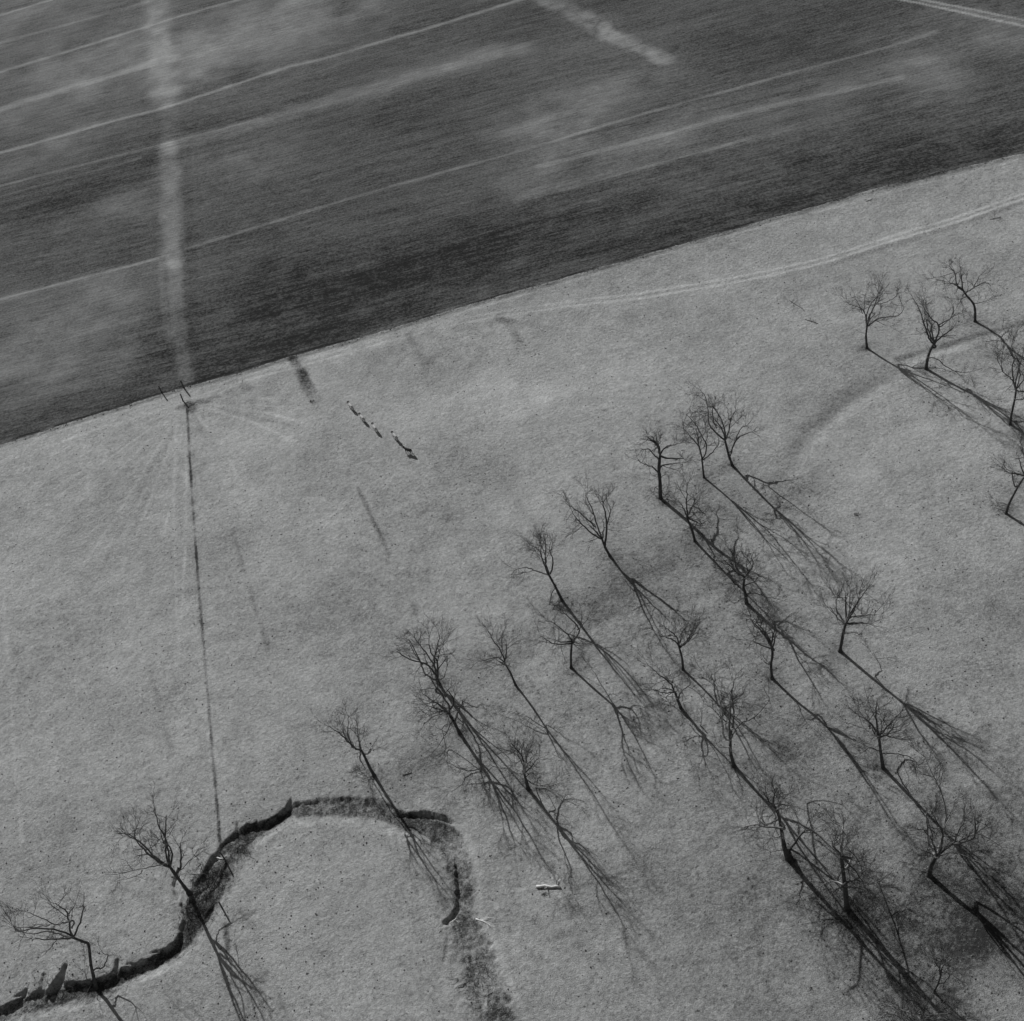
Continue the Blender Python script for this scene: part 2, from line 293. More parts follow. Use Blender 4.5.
def ground_material():
    mt = bpy.data.materials.new('ground'); mt.use_nodes = True; nt = mt.node_tree; N = nt.nodes; Lk = nt.links; b = N['Principled BSDF']
    b.inputs['Roughness'].default_value = 1; b.inputs['Specular IOR Level'].default_value = .05
    def nd(t, **k):
        n = N.new(t)
        for a, v in k.items(): setattr(n, a, v)
        return n
    def mth(op, a, c=None, d=None):
        n = nd('ShaderNodeMath', operation=op)
        for i, v in enumerate((a, c, d)):
            if v is None: continue
            if isinstance(v, (int, float)): n.inputs[i].default_value = v
            else: Lk.new(v, n.inputs[i])
        return n.outputs[0]
    tc = nd('ShaderNodeTexCoord').outputs['Object']
    def mp(rot, sc, src=tc):
        n = nd('ShaderNodeMapping'); n.vector_type = 'POINT'; n.inputs['Rotation'].default_value = (0, 0, rot); n.inputs['Scale'].default_value = sc
        Lk.new(src, n.inputs['Vector']); return n.outputs[0]
    def noi(vec, sc, det=4, rough=.6, dist=0):
        n = nd('ShaderNodeTexNoise'); n.inputs['Scale'].default_value = sc; n.inputs['Detail'].default_value = det; n.inputs['Roughness'].default_value = rough; n.inputs['Distortion'].default_value = dist
        Lk.new(vec, n.inputs['Vector']); return n.outputs[0]
    def ctr(v, amt): return mth('MULTIPLY', mth('SUBTRACT', v, .5), amt)
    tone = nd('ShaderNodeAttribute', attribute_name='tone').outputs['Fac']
    fd = nd('ShaderNodeAttribute', attribute_name='field_distance').outputs['Fac']
    wet = nd('ShaderNodeAttribute', attribute_name='bed').outputs['Fac']
    # field / pasture edge, a little ragged
    e = mth('ADD', mth('ADD', fd, ctr(noi(tc, 1.3, 4, .8), 1.6)), ctr(noi(tc, .12, 3), 1.6)); mask = nd('ShaderNodeMapRange'); mask.inputs['From Min'].default_value = -.15; mask.inputs['From Max'].default_value = .15
    Lk.new(e, mask.inputs['Value']); mask = mask.outputs[0]
    rot = -math.atan2(BP[12][1]-BP[5][1], BP[12][0]-BP[5][0])
    rows = mp(rot, (.018, .55, 1)); rows2 = mp(rot, (.11, 1.5, 1)); rows4 = mp(rot, (.3, 3.2, 1))
    # field tone
    r1 = ctr(noi(rows, 1, 6, .7), .8); r2 = mth('ADD', ctr(noi(rows2, 1, 5, .8), 1.0), ctr(noi(rows4, 1, 3, .8), 1.3)); r3 = ctr(noi(tc, 1.5, 4, .85), 2.4); r4 = ctr(noi(tc, .12, 5, .7), .5)
    big = ctr(noi(mp(rot, (.012, .03, 1)), 1, 5, .6, .6), .8)
    wv = nd('ShaderNodeTexWave', wave_type='RINGS', rings_direction='Z'); wv.inputs['Scale'].default_value = .11; wv.inputs['Distortion'].default_value = 16; wv.inputs['Detail'].default_value = 4; wv.inputs['Detail Scale'].default_value = .12
    mpw = nd('ShaderNodeMapping'); c0 = G(20, 60); mpw.inputs['Location'].default_value = (-c0.x, -c0.y, 0); Lk.new(tc, mpw.inputs['Vector']); Lk.new(mpw.outputs[0], wv.inputs['Vector'])
    far = nd('ShaderNodeMapRange'); far.inputs['From Min'].default_value = 110; far.inputs['From Max'].default_value = 160; Lk.new(fd, far.inputs['Value'])
    rmask = nd('ShaderNodeMapRange'); rmask.inputs['From Min'].default_value = .48; rmask.inputs['From Max'].default_value = .62; Lk.new(noi(tc, .018, 3), rmask.inputs['Value'])
    rows3 = noi(mp(rot, (.045, .4, 1)), 1, 6, .75, .3); ring = ctr(rows3, .9)
    tstreak = mth('MULTIPLY', tone, mth('ADD', -.15, mth('MULTIPLY', noi(rows2, 1.2, 6, .85), 2.5)))
    fs = mth('ADD', mth('ADD', mth('ADD', r1, r2), mth('ADD', r3, big)), mth('ADD', mth('ADD', ring, r4), tstreak))
    fcol = mth('MULTIPLY', mth('MAXIMUM', mth('ADD', 1.0, mth('MULTIPLY', fs, 1.5)), .22), FIELD_ALB)
    # pasture tone
    p1 = ctr(noi(tc, .04, 5, .65), 1.0); p2 = ctr(noi(tc, .28, 6, .78), 1.15); p3 = ctr(noi(tc, 1.7, 5, .85), 2.0); p4 = ctr(noi(tc, 7, 2, .8), 1.3)
    dk = nd('ShaderNodeMapRange'); dk.inputs['From Min'].default_value = .60; dk.inputs['From Max'].default_value = .69; Lk.new(noi(tc, 1.25, 4, .7), dk.inputs['Value'])
    dot = mth('MULTIPLY', mth('MULTIPLY', dk.outputs[0], -.9), noi(tc, .08, 3))
    bedn = mth('MULTIPLY', wet, ctr(noi(tc, 3.6, 5, .9), 2.6))
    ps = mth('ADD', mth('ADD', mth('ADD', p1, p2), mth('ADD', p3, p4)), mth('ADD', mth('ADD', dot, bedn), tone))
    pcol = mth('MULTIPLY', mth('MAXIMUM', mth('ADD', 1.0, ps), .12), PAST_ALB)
    mx = nd('ShaderNodeMix', data_type='FLOAT'); Lk.new(mask, mx.inputs[0]); Lk.new(pcol, mx.inputs[2]); Lk.new(fcol, mx.inputs[3])
    cc = nd('ShaderNodeCombineColor'); v = mx.outputs[0]
    Lk.new(mth('MULTIPLY', v, .985), cc.inputs[0]); Lk.new(v, cc.inputs[1]); Lk.new(mth('MULTIPLY', v, .995), cc.inputs[2])
    Lk.new(cc.outputs[0], b.inputs['Base Color'])
    # relief
    hp = mth('ADD', mth('MULTIPLY', noi(tc, .8, 6, .75), .42), mth('MULTIPLY', noi(tc, 4.5, 4, .8), .13))
    hf = mth('ADD', mth('MULTIPLY', noi(rows2, 1, 4, .7), .10), mth('MULTIPLY', noi(tc, 3, 3, .7), .08))
    hm = nd('ShaderNodeMix', data_type='FLOAT'); Lk.new(mask, hm.inputs[0]); Lk.new(hp, hm.inputs[2]); Lk.new(hf, hm.inputs[3])
    bp = nd('ShaderNodeBump'); bp.inputs['Strength'].default_value = .8; bp.inputs['Distance'].default_value = 1.0
    Lk.new(hm.outputs[0], bp.inputs['Height']); Lk.new(bp.outputs[0], b.inputs['Normal'])
    return mt
FIELD_ALB = .108; PAST_ALB = .40

# ------------------------------------------------------------------ ground sheet
def axis(parts):
    out = []
    for a, b, s in parts: out += list(np.arange(a, b, s))
    return np.array(out+[parts[-1][1]])
gx = axis([(-5000, -1000, 1000), (-1000, -400, 100), (-400, -180, 6), (-180, -105, .6), (-105, -3, .2), (-3, 70, .4), (70, 200, .6), (200, 400, 6), (400, 1000, 100), (1000, 5000, 1000)])
gy = axis([(-3000, 0, 500), (0, 60, 3), (60, 72, .5), (72, 118, .2), (118, 160, .35), (160, 300, .45), (300, 420, .7), (420, 620, 1.0), (620, 900, 8), (900, 1500, 60), (1500, 8000, 1000)])
X, Y = np.meshgrid(gx, gy)
Z = height(X, Y); TN = ground_tone(X, Y); FD = field_dist(X, Y)
TN = np.clip(TN, -.85, 1.6)
ny, nx = X.shape
me = bpy.data.meshes.new('ground')
me.vertices.add(nx*ny); co = np.stack([X, Y, Z], -1).astype(np.float32).reshape(-1); me.vertices.foreach_set('co', co)
i = np.arange((ny-1)*(nx-1)); rr_, cc_ = i//(nx-1), i % (nx-1); v0 = rr_*nx+cc_
quads = np.stack([v0, v0+1, v0+nx+1, v0+nx], -1).astype(np.int32)
me.loops.add(quads.size); me.loops.foreach_set('vertex_index', quads.reshape(-1))
me.polygons.add(len(quads)); me.polygons.foreach_set('loop_start', np.arange(len(quads), dtype=np.int32)*4)
try: me.polygons.foreach_set('loop_total', np.full(len(quads), 4, np.int32))
except Exception: pass
me.update(calc_edges=True); me.shade_smooth() if hasattr(me, 'shade_smooth') else None
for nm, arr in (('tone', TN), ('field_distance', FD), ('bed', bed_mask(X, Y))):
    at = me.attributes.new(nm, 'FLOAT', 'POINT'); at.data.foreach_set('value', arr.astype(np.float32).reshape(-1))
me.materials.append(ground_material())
ground = bpy.data.objects.new('ground', me); col.objects.link(ground)
ground['kind'] = 'structure'

# ------------------------------------------------------------------ mesh helpers
class MB:
    def __init__(s): s.v = []; s.f = []; s.n = 0
    def tube(s, pts, rad, n=5, cap=True):
        k = len(pts); base = s.n; ref = Vector((.31, .77, .55))
        for i, p in enumerate(pts):
            d = (pts[min(i+1, k-1)]-pts[max(i-1, 0)])
            if d.length < 1e-6: d = Vector((0, 0, 1))
            d.normalize(); a = d.cross(ref)
            if a.length < .1: a = d.cross(Vector((1, 0, 0)))
            a.normalize(); b = d.cross(a)
            for j in range(n):
                t = 2*math.pi*j/n; s.v.append(p+a*(math.cos(t)*rad[i])+b*(math.sin(t)*rad[i]))
        for i in range(k-1):
            for j in range(n):
                q = base+i*n; s.f.append((q+j, q+(j+1) % n, q+n+(j+1) % n, q+n+j))
        if cap:
            s.f.append(tuple(base+j for j in range(n))[::-1]); s.f.append(tuple(base+(k-1)*n+j for j in range(n)))
        s.n += k*n
    def lump(s, c, r, rng, flat=.6, n=6):
        base = s.n; rings = 3
        for i in range(rings):
            ph = [0, .5, 1.05][i]; z = math.sin(ph)*r*flat; q = math.cos(ph)*r
            for j in range(n):
                t = 2*math.pi*j/n+i*.4; w = rng.uniform(.7, 1.25)
                s.v.append(Vector((c[0]+math.cos(t)*q*w, c[1]+math.sin(t)*q*w, c[2]-.05+z*w)))
        s.v.append(Vector((c[0], c[1], c[2]+r*flat*1.1)))
        for i in range(rings-1):
            for j in range(n):
                q = base+i*n; s.f.append((q+j, q+(j+1) % n, q+n+(j+1) % n, q+n+j))
        q = base+(rings-1)*n
        for j in range(n): s.f.append((q+j, q+(j+1) % n, base+rings*n))
        s.n += rings*n+1
    def build(s, name, m_, parent=None, loc=None, smooth=True):
        me = bpy.data.meshes.new(name); o = loc or Vector((0, 0, 0))
        me.from_pydata([tuple(v-o) for v in s.v], [], s.f); me.materials.append(m_)
        if smooth: me.polygons.foreach_set('use_smooth', [True]*len(me.polygons))
        ob = bpy.data.objects.new(name, me); col.objects.link(ob)
        if parent: ob.parent = parent
        else: ob.location = o
        return ob
def tag(o, label, cat, group=None, kind=None):
    o['label'] = label; o['category'] = cat
    if group: o['group'] = group
    if kind: o['kind'] = kind
    return o
def empty(name, loc):
    o = bpy.data.objects.new(name, None); o.location = loc; o.empty_display_size = .5; col.objects.link(o); return o

# ------------------------------------------------------------------ trees
def spline(P, n=4):
    out = []
    for i in range(len(P)-1):
        p0 = P[max(i-1, 0)]; p1 = P[i]; p2 = P[i+1]; p3 = P[min(i+2, len(P)-1)]
        for k in range(n):
            t = k/n; out.append(.5*((2*p1)+(p2-p0)*t+(2*p0-5*p1+4*p2-p3)*t*t+(3*p1-p0-3*p2+p3)*t**3))
    out.append(P[-1]); return out
def rdir(rng):
    return Vector((rng.gauss(0, 1), rng.gauss(0, 1), rng.gauss(0, 1))).normalized()
def grow(mb, rng, p, d, L, r, lvl, zmin):
    n = 6 if lvl == 0 else (4 if lvl == 1 else 3)
    pts = [p.copy()]; rad = [r]; dd = d.normalized()
    for i in range(n):
        dd = (dd+rdir(rng)*.27+Vector((0, 0, .05))).normalized()
        q = pts[-1]+dd*(L/n)
        if q.z < zmin+.3: q.z = zmin+.3
        pts.append(q); rad.append(r*(1-.8*(i+1)/n)+.003)
    mb.tube(pts, rad, 4 if lvl == 0 else 3, cap=False)
    if lvl < 2:
        k = rng.randint(5, 7) if lvl == 0 else rng.randint(2, 4)
        for _ in range(k):
            f = rng.uniform(.25, .98)*n; i = min(int(f), n-1); q = pts[i].lerp(pts[i+1], f-i)
            ax = (pts[i+1]-pts[i]).normalized(); nd_ = (ax*.95+rdir(rng)*.65+Vector((0, 0, .1))).normalized()
            grow(mb, rng, q, nd_, L*rng.uniform(.4, .7), max(r*.45, .011), lvl+1, zmin)

TREE_GROUP = 'bare trees scattered over the pasture'
def build_tree(spec, idx):
    rng = random.Random(500+idx)
    label, T, limbs, r_base, dens = spec['label'], spec['T'], spec['L'], spec.get('r', .3), spec.get('d', 1.0)
    B = G(*T[0]); B.z = hz(B.x, B.y); bz = B.z
    head = Vector((B.x, B.y, 0)).normalized()
    def P3(px, q):
        d = ray(*px); dh = d.x*head.x+d.y*head.y; k = ((B.x*head.x+B.y*head.y)+q)/dh
        p = Vector((d.x*k, d.y*k, CAMH+d.z*k))
        if p.z < bz+.35:
            k = (bz+.35-CAMH)/d.z; p = Vector((d.x*k, d.y*k, bz+.35))
        return p
    root = empty(spec.get('kind', 'bare_tree'), B); tag(root, label, 'tree', TREE_GROUP)
    known = []                                   # (px, q, radius)
    tp = []
    tn = len(T)
    top = spec.get('rt', r_base*.62)
    tq = spec.get('q', rng.uniform(-.6, .6))
    for i, p in enumerate(T):
        f = i/max(tn-1, 1); q = tq*f; rr = r_base*(1-f)+top*f
        known.append((p, q, rr))
        if i == 0: tp.append(Vector((B.x, B.y, bz-.4)))
        else: tp.append(P3(p, q))
    tp.insert(1, Vector((B.x, B.y, bz))+(tp[1]-tp[0]).normalized()*.5)
    sp = spline(tp, 4); nn = len(sp)
    rad = [r_base+(top-r_base)*(i/(nn-1)) for i in range(nn)]
    for i in range(min(5, nn)): rad[i] *= [1.9, 1.7, 1.45, 1.25, 1.1][i]
    rad = [a*(1+.12*rng.uniform(-1, 1)) for a in rad]
    mb = MB(); mb.tube(sp, rad, 9); mb.build('trunk', M_BARK, root, B)
    tw = MB()
    # short broken stubs and small shoots on the trunk
    for _ in range(rng.randint(2, 5)):
        i = rng.randint(nn//3, nn-1); d = rdir(rng); d.z = abs(d.z)*.4
        grow(tw, rng, sp[i], d, rng.uniform(1.0, 2.6), .035, 1, bz)
    side = rng.choice((-1, 1))
    # limbs that reach toward and away from the photographer fill the crown out in depth
    extra = []
    tips = [Lm[-1] for Lm in limbs[:5]]
    for e in range(spec.get('x', 3)):
        tip = rng.choice(tips); f = rng.uniform(.45, .95); jx, jy = rng.uniform(-11, 11), rng.uniform(-4, 7)
        a = T[-1]; en = (a[0]+(tip[0]-a[0])*f+jx, a[1]+(tip[1]-a[1])*f+jy)
        mid = ((a[0]+en[0])/2+rng.uniform(-2, 2), (a[1]+en[1])/2+rng.uniform(-2, 2))
        extra.append([a, mid, en, (1 if e % 2 else -1)*rng.uniform(1.6, 3.6)])
    limbs = list(limbs)+extra
    for li, Lm in enumerate(limbs):
        forced = None
        if len(Lm) == 4 and isinstance(Lm[3], float): forced = Lm[3]; Lm = Lm[:3]
        p0 = Lm[0]
        cand = min(known, key=lambda k: (k[0][0]-p0[0])**2+(k[0][1]-p0[1])**2)
        dist = math.hypot(cand[0][0]-p0[0], cand[0][1]-p0[1])
        start = dist < 1.2
        pts_px = Lm if start else [cand[0]]+list(Lm)
        q0 = cand[1]; side = -side
        ext = math.hypot(pts_px[-1][0]-pts_px[0][0], pts_px[-1][1]-pts_px[0][1])*.19
        q1 = q0+(side*rng.uniform(.25, .8)*ext if forced is None else forced)
        rs = min(cand[2]*.8, .06+ext*.03 if Lm[-1][1] < T[0][1]-22 else min(.1, .05+ext*.012))*spec.get('lr', 1)
        n = len(pts_px); P = []
        for i, p in enumerate(pts_px):
            f = i/(n-1); q = q0+(q1-q0)*f; rr = rs*(1-f)+.035*f
            P.append(P3(p, q) if not (i == 0 and cand[0] == T[0]) else Vector((B.x, B.y, bz+.3)))
            if i: known.append((p, q, rr))
        sp = spline(P, 5); nn = len(sp)
        # small natural crookedness
        bend = rdir(rng)*min(.9, ext*.09); w1 = rng.uniform(.8, 1.6)
        for i in range(1, nn-1): sp[i] += rdir(rng)*.09+bend*math.sin(i/(nn-1)*math.pi*w1)
        rad = [rs*(1-i/(nn-1))**.7+.03 for i in range(nn)]
        mb = MB(); mb.tube(sp, rad, 6); mb.build('limb', M_PALE if spec.get('pale') and li % 2 == 0 else M_LIMB, root, B)
        Lt = sum((sp[i+1]-sp[i]).length for i in range(nn-1))
        k = max(3, int(Lt*.64*dens))
        for _ in range(k):
            f = (rng.random()**.6*.75+.25)*(nn-1); i = min(int(f), nn-2); q = sp[i].lerp(sp[i+1], f-i)
            ax = (sp[i+1]-sp[i]).normalized(); d = (ax*.7+rdir(rng)*1.15+Vector((0, 0, .1))).normalized()
            grow(tw, rng, q, d, rng.uniform(2.2, 5.2)*(1-.25*f/(nn-1))*spec.get('tl', 1), max(rad[i]*.5, .036), 0, bz)
        for _ in range(2): grow(tw, rng, sp[-1], (sp[-1]-sp[-2]).normalized()+rdir(rng)*.35, rng.uniform(1.8, 3.6), .028, 0, bz)
    tw.build('twigs', M_TWIG, root, B, smooth=False)
    return root

TREES = [
 dict(label='bare spreading tree at upper right, leftmost of the three in a row', T=[(867,348),(866,336),(867,327)],
      L=[[(867,327),(863.6,318),(861,310),(847.5,303)],[(867,327),(871,316),(875.4,304.6),(878,292)],[(872.5,326.6),(881,319),(896,315),(902,304.6)],[(877,303),(893,299),(899,293)],[(863.6,313),(865,296)],[(861,310),(855,297)]], r=.3),
 dict(label='bare tree with a long broken limb drooping from its trunk toward the right', T=[(926,369),(928,357),(932,347),(935,343)],
      L=[[(933,346),(925,337),(921,325),(917,309),(912,296)],[(935,343),(938.5,325),(930,316),(922,305)],[(938.5,325),(950,318),(953,306)],[(944,323),(958,313)],[(930,316),(925,300)],[(930,356),(940,357.5),(950,366),(962,372),(969,372)]], r=.36),
 dict(label='crooked bare tree with a zigzag trunk bent left, above the pale track at upper right', T=[(975,322),(975,310),(973,303),(967,296),(963,290)],
      L=[[(963,290),(957.6,284),(956,274),(949,266)],[(954,274),(944,277),(934,278)],[(966.5,291),(974,287),(984,283),(990,288)],[(957.6,284),(948,284)],[(960.6,300),(962,304)],[(974,303),(982.6,302)],[(974,287),(980,275)]], r=.3, q=1),
 dict(label='bare tree by the right edge, its base on the crossing long shadows of its neighbours', T=[(1010,425),(1012,412),(1015,398),(1016,390)],
      L=[[(1016,388),(1012,381),(1003,372),(997,357.5)],[(1016,388),(1018,375),(1016,357.5),(1012,343)],[(1016,390),(1024,378),(1031,360)],[(1018,375),(1024,360),(1027,345)],[(1015,400),(1020,400),(1028,398)],[(1003,372),(1000,362),(1003,350)]], r=.26),
 dict(label='bare tree cut by the right edge, leaning right out of the picture', T=[(1006,513),(1009,504),(1014,494),(1019,485),(1025,476)],
      L=[[(1019,485),(1013.5,484),(1012,469)],[(1008,505),(1000,503),(998,505)],[(1025,476),(1030,462),(1034,445)],[(1025,476),(1024,460),(1022,446)]], r=.26),
 dict(label='tall bare tree leaning left with a wide split crown, right of a slim two-stemmed one', T=[(732.4,466),(729,456),(726.6,447),(725,440)],
      L=[[(725,440),(716.4,428),(710,419),(706,408),(701,395)],[(725,440),(728,431),(730.4,418),(735.5,409)],[(731.7,452),(735.5,441),(744,434.6),(754.5,432)],[(716.4,428),(713,412),(716,402)],[(730,420),(727,408)],[(735.5,441),(742,430),(748,424)]], r=.3),
 dict(label='slim bare tree forking into two thin stems, left of a wide split-crowned tree', T=[(704,478),(703,469),(702,460)],
      L=[[(702,460),(703.8,448.5),(698.7,434.6),(693.6,420.6),(688.5,413)],[(703.8,448.5),(707.6,441),(707.6,429)],[(702,460),(707.6,456),(716.4,446),(717.7,436)],[(698.7,434.6),(692,433)]], r=.24, d=.8),
 dict(label='gnarled bare tree with short twisted limbs all along its trunk', T=[(660.6,499),(660,481.5),(659,469),(660,456)],
      L=[[(659,461),(653,456),(648,450),(642,450)],[(660,456),(658,446),(652,441),(646.6,436)],[(660,456),(664.4,451),(670,446),(676,444)],[(659.5,465),(671,462.5),(682,462.5)],[(659.5,474),(653,468),(648,466),(640,462)],[(660,484),(655,487),(654,493)],[(660.6,491),(665,495),(668,494)],[(660,478),(665,474),(669,477)]], r=.4, rt=.28, tl=.6, d=1.3),
 dict(label='bare tree standing in the long shadow of the gnarled tree, its slim crown pointing up', T=[(694.7,539.4),(692,530),(687,517.5)],
      L=[[(687,517),(685,511),(680,503)],[(687,517),(686,499),(687,486)],[(688,515),(691.6,508),(698.6,500)],[(688,518),(694,514)],[(692,530),(697,523)]], r=.3),
 dict(label='tall bare tree forking low into a left limb bent far out and straight right limb', T=[(610,556),(605,547),(602,539)],
      L=[[(602,539),(595.6,527),(591,508),(586,492.5)],[(595.6,527),(583,516),(573,509),(566,503.5)],[(605,546),(606.6,527),(603.4,508),(602.5,497)],[(606.6,527),(611,514),(609,505)],[(595,525),(588,520)]], r=.3, d=.8),
 dict(label='bare tree with a thick dark root flare and a broom-like crown leaning left', T=[(562,600),(555,586),(549,575)],
      L=[[(549,575),(544,564),(544,539)],[(544,564),(538,553),(530,545.6)],[(549,575),(536,570.6),(524,567.5),(514,570.6)],[(549,575),(552,561),(550,545.6)],[(555,588),(551,594),(550,605)],[(544,560),(539,545),(541,533)]], r=.3, d=.9, x=1),
 dict(label='small slender bare tree right of the densest multi-stemmed tree', T=[(515,683),(510,672),(505,664)],
      L=[[(505,664),(500,658),(489,659.7),(480,661)],[(505,664),(498,652),(492.5,642.5),(488,630)],[(500,656),(500,645),(503.4,632)],[(505,664),(497,660)]], r=.24, d=.7),
 dict(label='dense fan-shaped bare tree splitting at the ground into many thin stems', T=[(438,682),(437,680)],
      L=[[(437,680),(430,673),(423,665),(408,658),(400,650)],[(437,680),(428,672),(420,658),(405,638)],[(437,680),(432.5,672),(424,653),(419,640)],[(437,680),(435,663),(430,653),(431,631)],[(438,680),(436,665),(438,648),(438,631)],[(437,662),(440,650),(446,642)],[(438,680),(443,677),(447.5,666)],[(423,665),(414,650),(408,640)]], r=.3, rt=.28, d=.7, x=1, lr=.8),
 dict(label='bushy bare tree directly below the fan-shaped one, limbs spreading low to its left', T=[(459,731),(454,722),(448,712)],
      L=[[(448,712),(440,705),(424,695)],[(448,712),(438,709),(426,705)],[(450,715),(435,717),(423,726)],[(448,712),(447,703),(437,688),(429,677)],[(448,712),(452,700),(450,688)],[(453,724),(445,738),(435,750)],[(453,724),(444,730),(445,750)],[(455,722),(458,712),(462,703)]], r=.34, d=.9),
 dict(label='bare tree above the curved creek, its few limbs bent sharply left', T=[(374,775),(369,766),(364,755),(361,750)],
      L=[[(361,750),(353.7,748),(343.5,737.6),(329.4,726.6)],[(353.7,748),(352,738),(349,728),(346,715)],[(361,750),(361,744),(357.6,733)],[(343.5,737),(338,731)],[(373,776),(368,777),(365,776)],[(364,755),(369,752),(372,750)]], r=.32, d=.55),
 dict(label='bare tree with a pale sunlit fork and thick straight shadow, above the pale fallen log', pale=1, T=[(528,788),(526,780),(524,773)],
      L=[[(524,773),(518,771),(510.6,766),(499,768),(491,768)],[(524,773),(521,762),(516.5,753),(510.6,741.6)],[(524,773),(525,762),(526,747)],[(526,776),(532,772),(538,779)],[(524,770),(530,764),(529,757)],[(526,779),(534,783),(543,786)]], r=.32),
 dict(label="upright bare tree with limbs reaching far left, beside its neighbour's long shadow", T=[(571,667),(571,654),(572,641)],
      L=[[(572,642),(567.5,641),(552,642.5),(539,638)],[(572,641),(577,630),(567.5,617.5),(561,610)],[(570,640),(564,634),(550,622)],[(577,630),(582,626),(587,619)],[(572,645),(576,638),(583,640)]], r=.27),
 dict(label='small upright bare tree with a Y-shaped fork, upper of two close together in the centre', T=[(683,669),(682,658),(679,647)],
      L=[[(679,646),(675,637),(664,625.5)],[(679,646),(681,635),(687.5,624)],[(681,650),(689,640),(694,627)],[(672,634),(666,636)]], r=.26),
 dict(label='bare tree tilted left with a claw-like crown, lower of two close together near centre', T=[(681,708),(677,698),(675,692)],
      L=[[(675,692),(666,688.6),(657,691)],[(675,692),(672,681),(660,672),(651,666.6)],[(679,699),(682,691),(690,684)],[(672,683),(667,678)]], r=.3),
 dict(label='tall bare tree with a pale scar at its foot and one limb reaching far right', pale=1, T=[(734,766),(730.5,752),(730.5,740)],
      L=[[(730,738),(726,723),(717,699.6),(702.7,671)],[(730,740),(733,729),(734,715),(732.5,695),(735,679)],[(729,730),(729,718),(731,703)],[(731,738),(743.5,728),(753,718),(768.5,693)],[(734,718),(738.7,712),(740,706)],[(726,722),(720,714)],[(730.5,748),(722,748),(716,744)]], r=.34, d=.8, x=1),
 dict(label='large broken bare tree with torn pale wood, at the head of the darkest shadow', pale=1, T=[(788,858),(785,850),(783,840),(780,821.5),(777,809)],
      L=[[(785,851),(777,851),(769,850.5)],[(787,852),(791,850),(803.5,832.5),(811,828)],[(781,828),(772,828),(755,825),(745.5,828)],[(777,809),(769,800),(763,792)],[(777,809),(780,802),(785,796)],[(779,818),(768,822),(761,816)],[(782,835),(772,838),(768,842)],[(777,809),(774,798),(777,788)]], r=.48, rt=.2, d=1.3),
 dict(label='bare tree with bright sunlit limbs radiating flat on all sides of a thick trunk', pale=1, T=[(847,908),(845,888),(843,870),(841,857)],
      L=[[(841,857),(845,840),(844,830),(837,822)],[(845,886),(856,879),(865,867)],[(845,886),(864,885),(878,883)],[(845,888),(858,889),(870,892)],[(845,886),(829,884),(815,892)],[(845,888),(837,892),(825,898)],[(845,888),(852,900),(857,911)],[(841,857),(835,850),(832,842)],[(843,870),(850,862),(853,850)]], r=.42, d=1.5),
 dict(label="bare tree with an upright forked crown, right of centre in the stand's lower part", T=[(883,768),(881,754),(879,738)],
      L=[[(879,738),(869,725.6),(858,714.6)],[(879,738),(876.5,718),(877,701)],[(879,738),(882,734.7),(893,722),(902,711)],[(882,757),(896.5,756.6),(912,757),(920,760)],[(881,751),(869,748),(862,752)],[(870,727),(868,712)],[(888,727),(898,727)]], r=.34, d=.9),
 dict(label='big bare tree at lower right with a wide sunlit limb arching right', pale=1, T=[(929,876),(931,866),(934,860),(936,856)],
      L=[[(936,856),(934,845.5),(927.5,822.6),(920,803)],[(936,856),(936.4,845),(938,828),(934,812)],[(936,856),(939,845.5),(945,822.6),(944,799.7),(925,757)],[(936,856),(946.6,843),(967,838),(977,825),(979,815)],[(967,838),(980,835),(990,839)],[(936,858),(950,853),(970,858),(990,868)],[(931,866),(924,870),(917,866)],[(950,842),(956,828),(966,818)],[(944,830),(952,815),(955,800)]], r=.42, d=.9, x=1),
 dict(label='lone bare tree on open pasture with an open hand-shaped crown and low right stub', pale=1, T=[(840,651),(842,640),(844,630),(846,623)],
      L=[[(846,623),(838,616),(828.4,607)],[(846,623),(846,604),(845,592)],[(846,623),(850,612),(849.4,586)],[(848,618),(857,604),(867.6,588)],[(846,623),(853,620),(870.6,617),(882,614)],[(845,632),(855,632),(859,635.7)],[(857,604),(860,594)]], r=.34, d=.9),
 dict(label='slim bare tree with a bent upper trunk, left of and below the lone hand-shaped tree', T=[(772,678),(771,665),(772.5,655),(771.6,648)],
      L=[[(771.6,648),(765,637.6),(758,628),(751,618)],[(771.6,648),(774,633.7),(775,622)],[(771,665),(767.6,664),(764,661)],[(771,650),(759,643.5),(753,640)],[(774,640),(780,633)]], r=.3, d=.8),
 dict(label='bare tree with a curled left branch near its foot and a horned top, mid-stand', T=[(746.7,603),(745,592.5),(743.5,586.7),(744.7,577)],
      L=[[(744.7,577),(739,571),(735,559),(727.5,547.5)],[(744.7,577),(748,571),(753,565),(752,556)],[(744,584),(752,580.8),(758,576)],[(745.5,594),(753,592.5),(766.7,596.5),(776,599)],[(743.5,589),(735,583),(730,577)],[(746,597),(740,599),(735,603),(729.4,599)],[(748,571),(747,562)]], r=.34, d=.9),
 dict(label='large bare tree on the creek bank with long bare limbs fanning up and left', T=[(189,893),(183,885),(175,874),(170,867)],
      L=[[(170,867),(162,863),(153,856),(136,839),(127,832.5)],[(170,867),(168.4,858),(165,839),(157.6,824),(154,806.5)],[(168,867),(162,867),(142.5,870),(116.5,872.5)],[(165,843),(161,828),(158,818)],[(175,873),(178,868),(179,854),(181,842)],[(179,870),(186,865),(196.6,852)],[(153,856),(150,846)],[(142,870),(132,876),(118,882)],[(136,839),(134,828)]], r=.36, d=.7),
